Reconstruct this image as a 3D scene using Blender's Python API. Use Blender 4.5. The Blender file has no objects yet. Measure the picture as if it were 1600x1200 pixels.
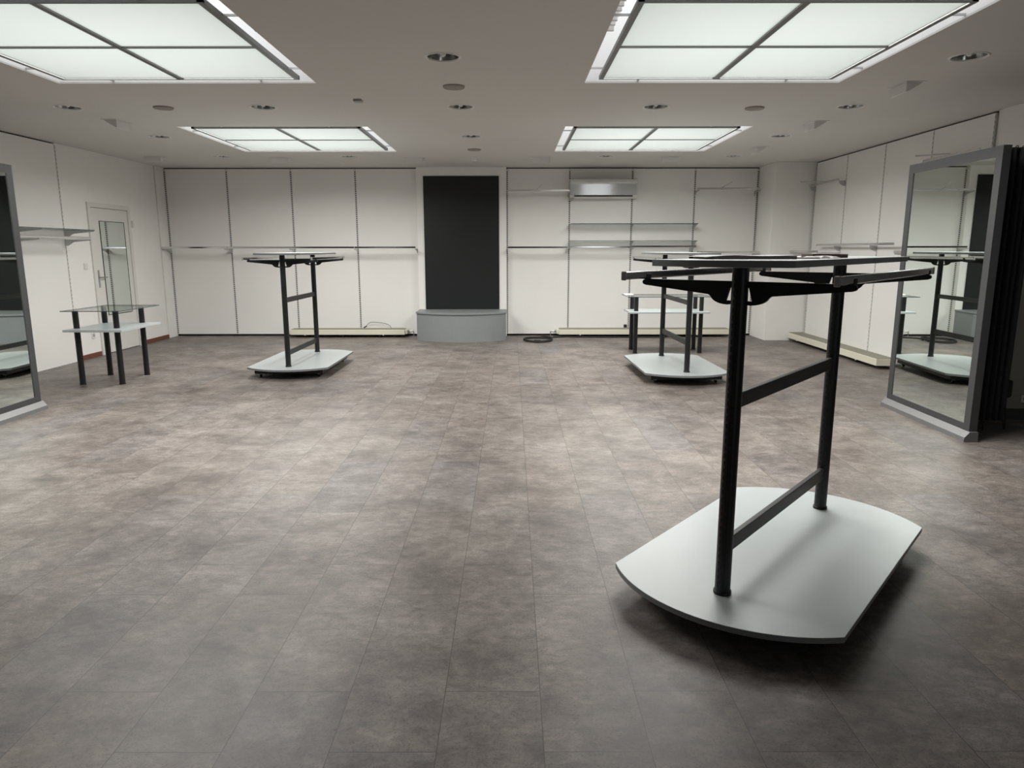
import bpy, math, random
from mathutils import Vector, Matrix
random.seed(4)
PI = math.pi
S = bpy.context.scene
COL = S.collection

# ------------------------------------------------------------------ dimensions (metres)
EYE = 1.46
CEIL = 2.787
YB = 12.173            # back wall plane
XL, XR = -5.769, 4.747
YF = -3.6              # shop front behind the camera

# ------------------------------------------------------------------ camera
cd = bpy.data.cameras.new('camera'); cam = bpy.data.objects.new('camera', cd); COL.objects.link(cam)
cd.sensor_fit = 'HORIZONTAL'; cd.sensor_width = 36.0; cd.lens = 36.0 * 1108.3 / 1600.0
cd.clip_start = 0.05; cd.clip_end = 100
def cam_axes(p, y, r):
    f = Vector((math.sin(y) * math.cos(p), math.cos(y) * math.cos(p), -math.sin(p)))
    rt = Vector((math.cos(y), -math.sin(y), 0)); up = rt.cross(f)
    return f, rt * math.cos(r) + up * math.sin(r), -rt * math.sin(r) + up * math.cos(r)
f_, r_, u_ = cam_axes(0.1876, 0.0004, -0.0011)
M = Matrix((r_, u_, -f_)).transposed().to_4x4(); M.translation = Vector((0, 0, EYE))
cam.matrix_world = M
S.camera = cam

# ------------------------------------------------------------------ view, world, lights
S.view_settings.view_transform = 'Standard'; S.view_settings.look = 'None'
S.view_settings.exposure = 0.0; S.view_settings.gamma = 1.0
S.view_settings.use_curve_mapping = False
W = bpy.data.worlds.new('world'); S.world = W; W.use_nodes = True
bg = W.node_tree.nodes['Background']; bg.inputs[0].default_value = (0.93, 0.96, 1.0, 1); bg.inputs[1].default_value = 2.1

SKY = [(-3.676, -1.583, 4.08, 6.119), (0.594, 2.658, 4.08, 6.119),
       (-3.676, -1.583, 8.19, 10.23), (0.594, 2.658, 8.19, 10.23)]
LIGHT_W = (118, 118, 125, 125)
SPREAD = (157, 157, 165, 165)
def area(name, loc, rot, sx, sy, power, color=(1, 1, 1), spread=PI, portal=False):
    l = bpy.data.lights.new(name, 'AREA'); l.shape = 'RECTANGLE'; l.size = sx; l.size_y = sy
    l.energy = power; l.color = color; l.spread = spread
    if portal: l.cycles.is_portal = True
    o = bpy.data.objects.new(name, l); o.location = loc; o.rotation_euler = rot; COL.objects.link(o); return o
for i, (x0, x1, y0, y1) in enumerate(SKY):
    cx, cy = (x0 + x1) / 2, (y0 + y1) / 2
    for sx in (-1, 1):            # one per opal pane
        for sy in (-1, 1):
            area('pane_light', (cx + sx * (x1 - x0 - 0.206) / 4.0, cy + sy * (y1 - y0 - 0.23) / 4.0, CEIL + 0.008), (0, 0, 0), (x1 - x0 - 0.206) / 2 - 0.062, (y1 - y0 - 0.23) / 2 - 0.045, LIGHT_W[i] / 4, (1.0, 0.985, 0.955), math.radians(SPREAD[i]))
    area('sky_portal', (cx, cy, CEIL + 0.78), (0, 0, 0), x1 - x0, y1 - y0, 1, portal=True)
area('front_portal', (3.2, YF - 0.02, 1.35), (PI / 2, 0, 0), 1.2, 2.3, 1, portal=True)

# ------------------------------------------------------------------ materials
def mat(name, col, rough=0.5, metal=0.0, spec=0.5, bump=0.0, bscale=200.0, var=0.0, vscale=6.0, coat=0.0):
    m = bpy.data.materials.new(name); m.use_nodes = True; nt = m.node_tree; N = nt.nodes; L = nt.links
    b = N['Principled BSDF']; c = (*col, 1)
    b.inputs['Base Color'].default_value = c; b.inputs['Roughness'].default_value = rough
    b.inputs['Metallic'].default_value = metal; b.inputs['Specular IOR Level'].default_value = spec
    if coat: b.inputs['Coat Weight'].default_value = coat; b.inputs['Coat Roughness'].default_value = 0.08
    if bump or var:
        tc = N.new('ShaderNodeTexCoord')
    if var:
        n = N.new('ShaderNodeTexNoise'); n.inputs['Scale'].default_value = vscale; n.inputs['Detail'].default_value = 5
        L.new(tc.outputs['Object'], n.inputs['Vector'])
        r = N.new('ShaderNodeMapRange'); r.inputs['To Min'].default_value = 1 - var; r.inputs['To Max'].default_value = 1 + var
        r.inputs['From Min'].default_value = 0.3; r.inputs['From Max'].default_value = 0.7
        L.new(n.outputs['Fac'], r.inputs['Value'])
        mx = N.new('ShaderNodeVectorMath'); mx.operation = 'SCALE'; mx.inputs[0].default_value = col
        L.new(r.outputs['Result'], mx.inputs['Scale']); L.new(mx.outputs['Vector'], b.inputs['Base Color'])
    if bump:
        n2 = N.new('ShaderNodeTexNoise'); n2.inputs['Scale'].default_value = bscale; n2.inputs['Detail'].default_value = 3
        L.new(tc.outputs['Object'], n2.inputs['Vector'])
        bp = N.new('ShaderNodeBump'); bp.inputs['Strength'].default_value = bump; bp.inputs['Distance'].default_value = 0.002
        L.new(n2.outputs['Fac'], bp.inputs['Height']); L.new(bp.outputs['Normal'], b.inputs['Normal'])
    return m

m_panel = mat('white_wall_panel', (0.825, 0.815, 0.785), 0.5, spec=0.35, bump=0.08, bscale=60, var=0.015, vscale=1.5)
m_plaster = mat('white_plaster', (0.825, 0.815, 0.785), 0.85, spec=0.2, bump=0.25, bscale=45, var=0.02, vscale=2)
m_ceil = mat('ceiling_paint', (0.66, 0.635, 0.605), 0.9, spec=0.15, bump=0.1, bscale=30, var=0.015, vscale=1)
m_shaft = mat('shaft_white', (0.86, 0.85, 0.83), 0.8, spec=0.2, bump=0.1)
m_darkwall = mat('unseen_dark_wall', (0.06, 0.06, 0.06), 0.8, bump=0.1)  # for unseen walls, made dark to hold back light from the front
m_gap = mat('shadow_gap', (0.015, 0.015, 0.015), 0.8)
m_slot = mat('slot_black', (0.008, 0.008, 0.009), 0.7)
m_upright = mat('upright_white', (0.62, 0.61, 0.59), 0.5, bump=0.02)
m_black = mat('black_powder_coat', (0.012, 0.012, 0.013), 0.42, spec=0.4, bump=0.12, bscale=700)
m_rail_black = mat('charcoal_powder_coat', (0.025, 0.025, 0.026), 0.45, spec=0.4, bump=0.12, bscale=700)
m_board = mat('grey_blue_laminate', (0.44, 0.475, 0.475), 0.33, spec=0.5, bump=0.05, bscale=350, var=0.02, vscale=8)
m_boardedge = mat('board_edge_shaded', (0.20, 0.215, 0.22), 0.45)  # same board as above; shade on its edges painted as darker grey
m_podium = mat('podium_grey', (0.235, 0.25, 0.255), 0.45, bump=0.03, var=0.01)
m_chrome = mat('chrome', (0.72, 0.72, 0.72), 0.13, metal=1.0, bump=0.02, bscale=15)
m_steel = mat('zinc_steel', (0.5, 0.5, 0.5), 0.3, metal=1.0, bump=0.03)
m_greyplastic = mat('grey_plastic', (0.33, 0.32, 0.31), 0.5, bump=0.03)
m_blackboard = mat('matt_charcoal_board', (0.0085, 0.0095, 0.0105), 0.5, spec=0.35, bump=0.03, var=0.04, vscale=0.8)
m_frame = mat('mirror_frame_grey', (0.052, 0.053, 0.056), 0.45, bump=0.04)
m_plinth = mat('brushed_aluminium', (0.18, 0.18, 0.18), 0.45, metal=0.3, bump=0.04)
m_mirror = mat('mirror_silver', (0.80, 0.86, 0.82), 0.0, metal=1.0); m_mirror.node_tree.nodes['Principled BSDF'].inputs['Roughness'].default_value = 0.0
m_curtain = mat('charcoal_curtain', (0.026, 0.027, 0.031), 0.8, spec=0.2, bump=0.3, bscale=400)
m_cream = mat('cream_enamel', (0.70, 0.68, 0.55), 0.4, bump=0.02)
m_grille = mat('radiator_grille', (0.30, 0.29, 0.235), 0.6, bump=0.1, bscale=80)
m_white = mat('white_plastic', (0.72, 0.71, 0.69), 0.3, bump=0.02)
m_acgloss = mat('glossy_white_plastic', (0.60, 0.60, 0.59), 0.06, spec=0.6, coat=1.0)
m_acgloss.node_tree.nodes['Principled BSDF'].inputs['Coat IOR'].default_value = 2.3
m_door = mat('door_lacquer', (0.70, 0.69, 0.65), 0.35, bump=0.03)
m_redwood = mat('red_brown_skirting', (0.16, 0.055, 0.035), 0.5, bump=0.1, var=0.1, vscale=20)
m_partition = mat('partition_grey', (0.30, 0.30, 0.27), 0.6, bump=0.05)
m_darkskirt = mat('dark_grey_skirting', (0.05, 0.05, 0.055), 0.5, bump=0.03)
m_rubber = mat('black_rubber', (0.01, 0.01, 0.01), 0.6, bump=0.1)
m_speaker = mat('speaker_grille', (0.30, 0.27, 0.245), 0.6, bump=0.5, bscale=500)
m_reflector = mat('lamp_reflector', (0.55, 0.56, 0.55), 0.22, metal=1.0, bump=0.05, bscale=20)
m_bulb = mat('lamp_bulb_glass', (0.85, 0.85, 0.82), 0.2, spec=0.6, bump=0.01)
m_pframe = mat('skylight_frame_grey', (0.16, 0.165, 0.16), 0.45, bump=0.03)
m_paper = mat('white_paper', (0.72, 0.71, 0.69), 0.6, bump=0.1, bscale=60)
m_pages = mat('page_edges', (0.36, 0.32, 0.33), 0.7, bump=0.6, bscale=300)
m_cover = mat('dark_magazine_cover', (0.10, 0.085, 0.11), 0.25, var=0.5, vscale=18)
m_brown = mat('brown_card', (0.17, 0.12, 0.105), 0.6, bump=0.1, var=0.1, vscale=30)

def glass_mat(name, tint, fres=0.6):
    m = bpy.data.materials.new(name); m.use_nodes = True; nt = m.node_tree; N = nt.nodes; L = nt.links
    N.clear(); out = N.new('ShaderNodeOutputMaterial'); tr = N.new('ShaderNodeBsdfTransparent'); tr.inputs[0].default_value = (*tint, 1)
    gl = N.new('ShaderNodeBsdfGlossy'); gl.inputs['Roughness'].default_value = 0.02
    fr = N.new('ShaderNodeFresnel'); fr.inputs['IOR'].default_value = 1.33
    sc = N.new('ShaderNodeMath'); sc.operation = 'MULTIPLY'; sc.inputs[1].default_value = 0.55; L.new(fr.outputs[0], sc.inputs[0])
    mx = N.new('ShaderNodeMixShader'); L.new(sc.outputs[0], mx.inputs[0]); L.new(tr.outputs[0], mx.inputs[1]); L.new(gl.outputs[0], mx.inputs[2])
    L.new(mx.outputs[0], out.inputs[0]); return m
m_glass = glass_mat('clear_glass', (0.955, 0.975, 0.965))
m_glassedge = mat('glass_edge_green', (0.05, 0.085, 0.075), 0.15)

def opal_mat():
    m = bpy.data.materials.new('opal_glass'); m.use_nodes = True; nt = m.node_tree; N = nt.nodes; L = nt.links
    N.clear(); out = N.new('ShaderNodeOutputMaterial'); t = N.new('ShaderNodeBsdfTranslucent')
    tc = N.new('ShaderNodeTexCoord'); n = N.new('ShaderNodeTexNoise'); n.inputs['Scale'].default_value = 1.2
    L.new(tc.outputs['Object'], n.inputs['Vector'])
    cr = N.new('ShaderNodeValToRGB'); cr.color_ramp.elements[0].color = (0.80, 0.825, 0.79, 1); cr.color_ramp.elements[1].color = (0.84, 0.85, 0.81, 1)
    L.new(n.outputs['Fac'], cr.inputs[0]); L.new(cr.outputs[0], t.inputs[0])
    d = N.new('ShaderNodeBsdfDiffuse'); d.inputs[0].default_value = (0.6, 0.63, 0.61, 1)
    mx = N.new('ShaderNodeMixShader'); mx.inputs[0].default_value = 0.15
    L.new(t.outputs[0], mx.inputs[1]); L.new(d.outputs[0], mx.inputs[2]); L.new(mx.outputs[0], out.inputs[0]); return m
m_opal = opal_mat()

def floor_mat():
    m = bpy.data.materials.new('stone_vinyl_planks'); m.use_nodes = True; nt = m.node_tree; N = nt.nodes; L = nt.links
    b = N['Principled BSDF']
    tc = N.new('ShaderNodeTexCoord')
    sep = N.new('ShaderNodeSeparateXYZ'); L.new(tc.outputs['Object'], sep.inputs[0])
    # brick rows run along the room's depth: u = y, v = x
    ux = N.new('ShaderNodeMath'); ux.operation = 'ADD'; ux.inputs[1].default_value = 20 * 0.975 - 2.15 + 0.0
    L.new(sep.outputs['Y'], ux.inputs[0])
    vx = N.new('ShaderNodeMath'); vx.operation = 'ADD'; vx.inputs[1].default_value = 40 * 0.318 - 0.094
    L.new(sep.outputs['X'], vx.inputs[0])
    cmb = N.new('ShaderNodeCombineXYZ'); L.new(ux.outputs[0], cmb.inputs['X']); L.new(vx.outputs[0], cmb.inputs['Y'])
    br = N.new('ShaderNodeTexBrick'); br.offset = 0.3; br.offset_frequency = 2
    br.inputs['Color1'].default_value = (0, 0, 0, 1); br.inputs['Color2'].default_value = (1, 1, 1, 1); br.inputs['Mortar'].default_value = (0.5, 0.5, 0.5, 1)
    br.inputs['Scale'].default_value = 1.0; br.inputs['Brick Width'].default_value = 0.975; br.inputs['Row Height'].default_value = 0.318
    br.inputs['Mortar Size'].default_value = 0.0012; br.inputs['Mortar Smooth'].default_value = 0.1
    L.new(cmb.outputs[0], br.inputs['Vector'])
    rnd = N.new('ShaderNodeMath'); rnd.operation = 'MULTIPLY'; rnd.inputs[1].default_value = 37.0; L.new(br.outputs['Color'], rnd.inputs[0])
    def noise(scale, det, rough, dist, sx=1.0, sy=1.0, plank=True):
        mp = N.new('ShaderNodeMapping'); mp.inputs['Scale'].default_value = (sx, sy, 1); L.new(tc.outputs['Object'], mp.inputs[0])
        n = N.new('ShaderNodeTexNoise'); n.noise_dimensions = '4D'; n.inputs['Scale'].default_value = scale; n.inputs['Detail'].default_value = det
        n.inputs['Roughness'].default_value = rough; n.inputs['Distortion'].default_value = dist
        L.new(mp.outputs[0], n.inputs['Vector'])
        if plank: L.new(rnd.outputs[0], n.inputs['W'])
        return n
    n0 = noise(1.7, 6, 0.6, 0.4, 1.0, 1.0, False)
    n1 = noise(4.2, 9, 0.68, 0.5, 0.9, 1.15)
    n2 = noise(19, 8, 0.72, 0.7, 0.8, 1.3)
    n3 = noise(130, 3, 0.6, 0.0)
    def ramp(src, p):
        r = N.new('ShaderNodeValToRGB'); e = r.color_ramp.elements
        e[0].position, e[0].color = p[0][0], (*p[0][1], 1); e[1].position, e[1].color = p[-1][0], (*p[-1][1], 1)
        for q, c in p[1:-1]:
            x = e.new(q); x.color = (*c, 1)
        L.new(src, r.inputs[0]); return r
    mxf = N.new('ShaderNodeMix'); mxf.data_type = 'FLOAT'; mxf.inputs[0].default_value = 0.55
    L.new(n0.outputs['Fac'], mxf.inputs[2]); L.new(n1.outputs['Fac'], mxf.inputs[3])
    c1 = ramp(mxf.outputs[0], [(0.38, (0.092, 0.080, 0.074)), (0.46, (0.142, 0.126, 0.115)), (0.54, (0.190, 0.172, 0.158)), (0.63, (0.248, 0.227, 0.209))])
    c2 = ramp(n2.outputs['Fac'], [(0.36, (0.70, 0.69, 0.69)), (0.5, (0.98, 0.975, 0.97)), (0.64, (1.28, 1.265, 1.24))])
    mx = N.new('ShaderNodeMix'); mx.data_type = 'RGBA'; mx.blend_type = 'MULTIPLY'; mx.inputs[0].default_value = 1.0
    L.new(c1.outputs[0], mx.inputs[6]); L.new(c2.outputs[0], mx.inputs[7])
    c3 = ramp(n3.outputs['Fac'], [(0.36, (0.62, 0.60, 0.59)), (0.45, (0.98, 0.98, 0.98)), (0.7, (1.14, 1.14, 1.13))])
    mx2 = N.new('ShaderNodeMix'); mx2.data_type = 'RGBA'; mx2.blend_type = 'MULTIPLY'; mx2.inputs[0].default_value = 0.8
    L.new(mx.outputs[2], mx2.inputs[6]); L.new(c3.outputs[0], mx2.inputs[7])
    tint = ramp(br.outputs['Color'], [(0.0, (0.95, 0.96, 1.0)), (0.35, (1.04, 1.0, 0.97)), (0.65, (0.985, 0.98, 0.965)), (1.0, (1.05, 1.03, 1.03))])
    mx3 = N.new('ShaderNodeMix'); mx3.data_type = 'RGBA'; mx3.blend_type = 'MULTIPLY'; mx3.inputs[0].default_value = 1.0
    L.new(mx2.outputs[2], mx3.inputs[6]); L.new(tint.outputs[0], mx3.inputs[7])
    jm = N.new('ShaderNodeMix'); jm.data_type = 'RGBA'; L.new(br.outputs['Fac'], jm.inputs[0]); L.new(mx3.outputs[2], jm.inputs[6]); jm.inputs[7].default_value = (0.04, 0.036, 0.033, 1)
    L.new(jm.outputs[2], b.inputs['Base Color'])
    rr = N.new('ShaderNodeMapRange'); rr.inputs['To Min'].default_value = 0.38; rr.inputs['To Max'].default_value = 0.56; L.new(n2.outputs['Fac'], rr.inputs['Value'])
    L.new(rr.outputs[0], b.inputs['Roughness'])
    b.inputs['Specular IOR Level'].default_value = 0.36
    bp = N.new('ShaderNodeBump'); bp.inputs['Strength'].default_value = 0.12; bp.inputs['Distance'].default_value = 0.0015
    hs = N.new('ShaderNodeMath'); hs.operation = 'SUBTRACT'; L.new(n3.outputs['Fac'], hs.inputs[0])
    h2 = N.new('ShaderNodeMath'); h2.operation = 'MULTIPLY'; h2.inputs[1].default_value = 2.0; L.new(br.outputs['Fac'], h2.inputs[0]); L.new(h2.outputs[0], hs.inputs[1])
    L.new(hs.outputs[0], bp.inputs['Height']); L.new(bp.outputs[0], b.inputs['Normal'])
    return m
m_floor = floor_mat()

# ------------------------------------------------------------------ mesh builder
class MB:
    def __init__(s): s.v = []; s.f = []; s.m = []; s.sm = []
    def add(s, vs, fs, mi=0, smooth=False):
        o = len(s.v); s.v += [tuple(p) for p in vs]
        for f in fs: s.f.append(tuple(i + o for i in f)); s.m.append(mi); s.sm.append(smooth)
        return s
    def box(s, x0, x1, y0, y1, z0, z1, mi=0):
        vs = [(x0, y0, z0), (x1, y0, z0), (x1, y1, z0), (x0, y1, z0), (x0, y0, z1), (x1, y0, z1), (x1, y1, z1), (x0, y1, z1)]
        return s.add(vs, [(0, 3, 2, 1), (4, 5, 6, 7), (0, 1, 5, 4), (1, 2, 6, 5), (2, 3, 7, 6), (3, 0, 4, 7)], mi)
    def prism(s, poly, h0, h1, axis='z', mi=0, side=None):
        # poly: list of 2D points; axis z -> (a,b,h); y -> (a,h,b); x -> (h,a,b)
        def P(a, b, h): return (a, b, h) if axis == 'z' else ((a, h, b) if axis == 'y' else (h, a, b))
        n = len(poly); vs = [P(a, b, h0) for a, b in poly] + [P(a, b, h1) for a, b in poly]
        s.add(vs, [tuple(range(n))[::-1], tuple(range(n, 2 * n))], mi)
        s.add(vs, [(i, (i + 1) % n, (i + 1) % n + n, i + n) for i in range(n)], mi if side is None else side)
        return s
    def cyl(s, p0, p1, r0, r1=None, n=20, mi=0, caps=True):
        r1 = r0 if r1 is None else r1; p0 = Vector(p0); p1 = Vector(p1); d = (p1 - p0).normalized()
        a = d.orthogonal().normalized(); b = d.cross(a)
        vs = [p0 + (a * math.cos(t) + b * math.sin(t)) * r0 for t in [2 * PI * i / n for i in range(n)]] + \
             [p1 + (a * math.cos(t) + b * math.sin(t)) * r1 for t in [2 * PI * i / n for i in range(n)]]
        s.add(vs, [(i, (i + 1) % n, (i + 1) % n + n, i + n) for i in range(n)], mi, True)
        if caps: s.add(vs, [tuple(range(n))[::-1], tuple(range(n, 2 * n))], mi)
        return s
    def tube(s, pts, r, n=8, mi=0):
        pts = [Vector(p) for p in pts]; rings = []; a = None
        for i, p in enumerate(pts):
            d = (pts[min(i + 1, len(pts) - 1)] - pts[max(i - 1, 0)]).normalized()
            a = d.orthogonal().normalized() if a is None else (a - d * a.dot(d)).normalized()
            b = d.cross(a); rings.append([p + (a * math.cos(2 * PI * k / n) + b * math.sin(2 * PI * k / n)) * r for k in range(n)])
        vs = [v for R in rings for v in R]; fs = []
        for i in range(len(pts) - 1):
            for k in range(n): fs.append((i * n + k, i * n + (k + 1) % n, (i + 1) * n + (k + 1) % n, (i + 1) * n + k))
        s.add(vs, fs, mi, True); s.add(vs, [tuple(range(n))[::-1], tuple(range(len(vs) - n, len(vs)))], mi)
        return s
    def lathe(s, prof, c=(0, 0, 0), n=32, mi=0):
        vs = []; fs = []
        for r, z in prof:
            for k in range(n): vs.append((c[0] + r * math.cos(2 * PI * k / n), c[1] + r * math.sin(2 * PI * k / n), c[2] + z))
        for i in range(len(prof) - 1):
            for k in range(n): fs.append((i * n + k, i * n + (k + 1) % n, (i + 1) * n + (k + 1) % n, (i + 1) * n + k))
        s.add(vs, fs, mi, True); return s
    def build(s, name, mats, parent=None, bevel=0.0, segs=2):
        me = bpy.data.meshes.new(name); me.from_pydata(s.v, [], s.f)
        for mm in (mats if isinstance(mats, (list, tuple)) else [mats]): me.materials.append(mm)
        for p, mi, sm in zip(me.polygons, s.m, s.sm): p.material_index = mi; p.use_smooth = sm
        me.update()
        o = bpy.data.objects.new(name, me); COL.objects.link(o)
        if parent: o.parent = parent
        if bevel:
            b = o.modifiers.new('bevel', 'BEVEL'); b.width = bevel; b.segments = segs; b.limit_method = 'ANGLE'; b.angle_limit = math.radians(40)
            w = o.modifiers.new('weld', 'WELD'); w.merge_threshold = 1e-5
            o.modifiers.move(1, 0)
        return o
def catmull(pts, k=8):
    P = [Vector(p) for p in pts]; P = [P[0] * 2 - P[1]] + P + [P[-1] * 2 - P[-2]]; out = []
    for i in range(1, len(P) - 2):
        a, b, c, d = P[i - 1:i + 3]
        for j in range(k):
            t = j / k; out.append(0.5 * ((2 * b) + (c - a) * t + (2 * a - 5 * b + 4 * c - d) * t * t + (3 * b - a - 3 * c + d) * t ** 3))
    out.append(P[-2]); return out
def tag(o, label=None, cat=None, group=None, kind=None):
    if label: o['label'] = label
    if cat: o['category'] = cat
    if group: o['group'] = group
    if kind: o['kind'] = kind
    return o
def struct(name, mb, mats, label, cat=None, **k):
    o = mb.build(name, mats, **k); o['kind'] = 'structure'; o['label'] = label; o['category'] = cat or name.split('_')[0]; return o
def thing(name, label, cat, loc=(0, 0, 0), rz=0.0, group=None):
    o = bpy.data.objects.new(name, None); COL.objects.link(o); o.location = loc; o.rotation_euler = (0, 0, rz); o.empty_display_size = 0.1
    return tag(o, label, cat, group)
def kids(o): return [c for c in COL.objects if c.parent == o]
def dup(root, loc, rz, label):
    def cp(o, par):
        c = o.copy(); COL.objects.link(c); c.parent = par
        for ch in kids(o): cp(ch, c)
        return c
    r = cp(root, None); r.location = loc; r.rotation_euler = (0, 0, rz); r['label'] = label; return r

# ------------------------------------------------------------------ room shell
struct('floor', MB().box(XL - 0.3, XR + 0.3, YF - 0.3, YB + 0.3, -0.1, 0), m_floor, 'grey brown stone look vinyl plank floor of the empty shop')
# ceiling with four shafts
mb = MB()
LX = (-4.2, -2.35, -0.48, 1.37, 3.215); LY = (5.32, 7.09, 8.87, 10.72)
LPOS = [(2, 0), (2, 1), (2, 2), (0, 1), (1, 1), (0, 2), (0, 3), (1, 3), (3, 1), (4, 1), (4, 2), (3, 3), (4, 3), (4, 0)]
q = 0.125
xs = sorted([XL - 0.3, SKY[0][0], SKY[0][1], SKY[1][0], SKY[1][1], XR + 0.3] + [a + e for a in LX for e in (-q, q)])
ys = sorted([YF - 0.3, 4.08, 6.119, 8.19, 10.23, YB + 0.3] + [a + e for a in LY for e in (-q, q)])
for i in range(len(xs) - 1):
    for j in range(len(ys) - 1):
        mx_, my_ = (xs[i] + xs[i + 1]) / 2, (ys[j] + ys[j + 1]) / 2
        if any(a < mx_ < b and c < my_ < d for a, b, c, d in SKY): continue
        if any(abs(mx_ - LX[a]) < 0.01 and abs(my_ - LY[b]) < 0.01 for a, b in LPOS):
            n = 32; r = 0.112; vs = []; fs = []        # square cell with a round recess
            for k in range(n):
                t = 2 * PI * k / n; c, e = math.cos(t), math.sin(t); m = q / max(abs(c), abs(e))
                vs += [(mx_ + c * m, my_ + e * m, CEIL), (mx_ + c * r, my_ + e * r, CEIL), (mx_ + c * r, my_ + e * r, CEIL + 0.16)]
            for k in range(n):
                a, b = k * 3, ((k + 1) % n) * 3; fs += [(a, a + 1, b + 1, b), (a + 1, a + 2, b + 2, b + 1)]
            fs.append(tuple(k * 3 + 2 for k in range(n))); mb.add(vs, fs, 0); continue
        mb.box(xs[i], xs[i + 1], ys[j], ys[j + 1], CEIL, CEIL + 0.16)
for (x0, x1, y0, y1) in SKY:
    t = 0.06; z0, z1 = CEIL + 0.012, CEIL + 0.8; e = 0.0005
    mb.box(x0 - t, x0 + e, y0 - t, y1 + t, z0, z1, 1); mb.box(x1 - e, x1 + t, y0 - t, y1 + t, z0, z1, 1)
    mb.box(x0, x1, y0 - t, y0 + e, z0, z1, 1); mb.box(x0, x1, y1 - e, y1 + t, z0, z1, 1)
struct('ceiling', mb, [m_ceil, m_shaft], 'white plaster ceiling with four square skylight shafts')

ZT = CEIL - 0.018
BL = [-5.7804 + 1.0643 * i for i in range(4)]       # uprights left of the black panel
BR = [-0.0727 + 1.0388 * i for i in range(5)]       # uprights right of it
mb = MB().box(XL - 0.3, XR + 0.3, YB + 0.03, YB + 0.3, 0, CEIL, 1)
def bpan(a, b): mb.box(a + 0.004, b - 0.004, YB, YB + 0.031, 0.032, ZT, 0)
ed = BL + [-1.50]
for a, b in zip(ed[:-1], ed[1:]): bpan(a, b)
for a, b in zip(BR[:-1], BR[1:]): bpan(a, b)
struct('wall_back', mb, [m_panel, m_gap], 'back wall clad in tall white panels')

mb = MB().box(XR + 0.03, XR + 0.3, YF, YB + 0.3, 0, CEIL, 1)
SR = [11.446 - 1.034 * k for k in range(5)]
for b, a in zip(SR[:-1], SR[1:]): mb.box(XR, XR + 0.031, a + 0.004, b - 0.004, 0.0, ZT, 0)
mb.box(XR + 0.02, XR + 0.031, 7.22, SR[4] - 0.006, 0.0, CEIL, 2)
mb.box(XR, XR + 0.031, 5.6, 7.22, 0.0, CEIL, 2)
mb.box(XR, XR + 0.031, YF, 5.6, 0.0, CEIL, 3)  # unseen near stretch, darkened to cut light from the front
struct('wall_right', mb, [m_panel, m_gap, m_plaster, m_darkwall], 'right wall clad in tall white panels')

SLY = 9.352
mb = MB().box(XL - 0.3, XL - 0.03, YF, YB + 0.3, 0, CEIL, 1)
yy = SLY
while yy > YF:
    mb.box(XL - 0.031, XL, max(yy - 1.034, YF) + 0.004, yy - 0.003, 0.0, ZT, 0 if yy > 5.0 else 3); yy -= 1.034  # nearest panels are unseen and darkened to cut front light
DY0, DY1 = 9.90, 10.99
mb.box(XL - 0.031, XL - 0.003, SLY, DY0, 0, CEIL, 2); mb.box(XL - 0.031, XL - 0.003, DY1, 11.875, 0, CEIL, 2)
mb.box(XL - 0.031, XL - 0.003, DY0, DY1, 2.08, CEIL, 2); mb.box(XL - 0.031, XL + 0.014, 11.885, YB + 0.02, 0, CEIL, 0)
mb.box(XL - 0.031, XL - 0.02, 11.873, 11.887, 0, CEIL, 1)
struct('wall_left', mb, [m_panel, m_gap, m_plaster, m_darkwall], 'left wall, white panels and plaster around a white door')
mb = MB().box(XL - 0.004, XL + 0.012, SLY + 0.002, DY0 - 0.015, 0, 0.062).box(XL - 0.004, XL + 0.012, DY1 + 0.015, 11.875, 0, 0.062)
struct('baseboard_left', mb, m_redwood, 'red brown wooden skirting either side of the white door', bevel=0.002)

# unseen shop front behind the camera, guessed to shape light and reflections
mb = MB().box(XL - 0.3, XR + 0.3, YF - 0.12, YF, 2.5, CEIL).box(XL - 0.3, XR + 0.3, YF - 0.12, YF, 0, 0.2)
mb.box(XL - 0.3, 2.6, YF - 0.12, YF, 0.2, 2.5).box(3.8, XR + 0.3, YF - 0.12, YF, 0.2, 2.5)
struct('wall_front', mb, m_darkwall, 'unseen front wall, darkened to cut front light, around the shop window')
mb = MB()
for x in (2.6, 3.74): mb.box(x, x + 0.06, YF - 0.09, YF - 0.03, 0.2, 2.5)
mb.box(2.6, 3.8, YF - 0.088, YF - 0.032, 2.44, 2.5).box(2.6, 3.8, YF - 0.088, YF - 0.032, 0.2, 0.26)
struct('window_1', mb, m_frame, 'unseen grey framed shop window, guessed from a reflection')

# white columns
struct('trim_1', MB().box(-1.567, -0.085, 12.07, YB + 0.03, 0, CEIL), m_plaster, 'white boxed surround behind the tall black board', 'column', bevel=0.002)
struct('trim_2', MB().box(4.104, XR + 0.02, 11.475, YB + 0.03, 0, CEIL), m_plaster, 'white square column in the right rear corner', 'column', bevel=0.003)
struct('wall_partition', MB().box(3.66, XR, 6.02, 6.07, 0.0, 2.17), m_partition, 'dark grey partition of the fitting cabin', 'partition')
struct('baseboard_partition', MB().box(3.66, XR, 6.006, 6.02, 0.0, 0.095), m_darkskirt, 'dark skirting at the foot of the cabin partition')

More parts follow.
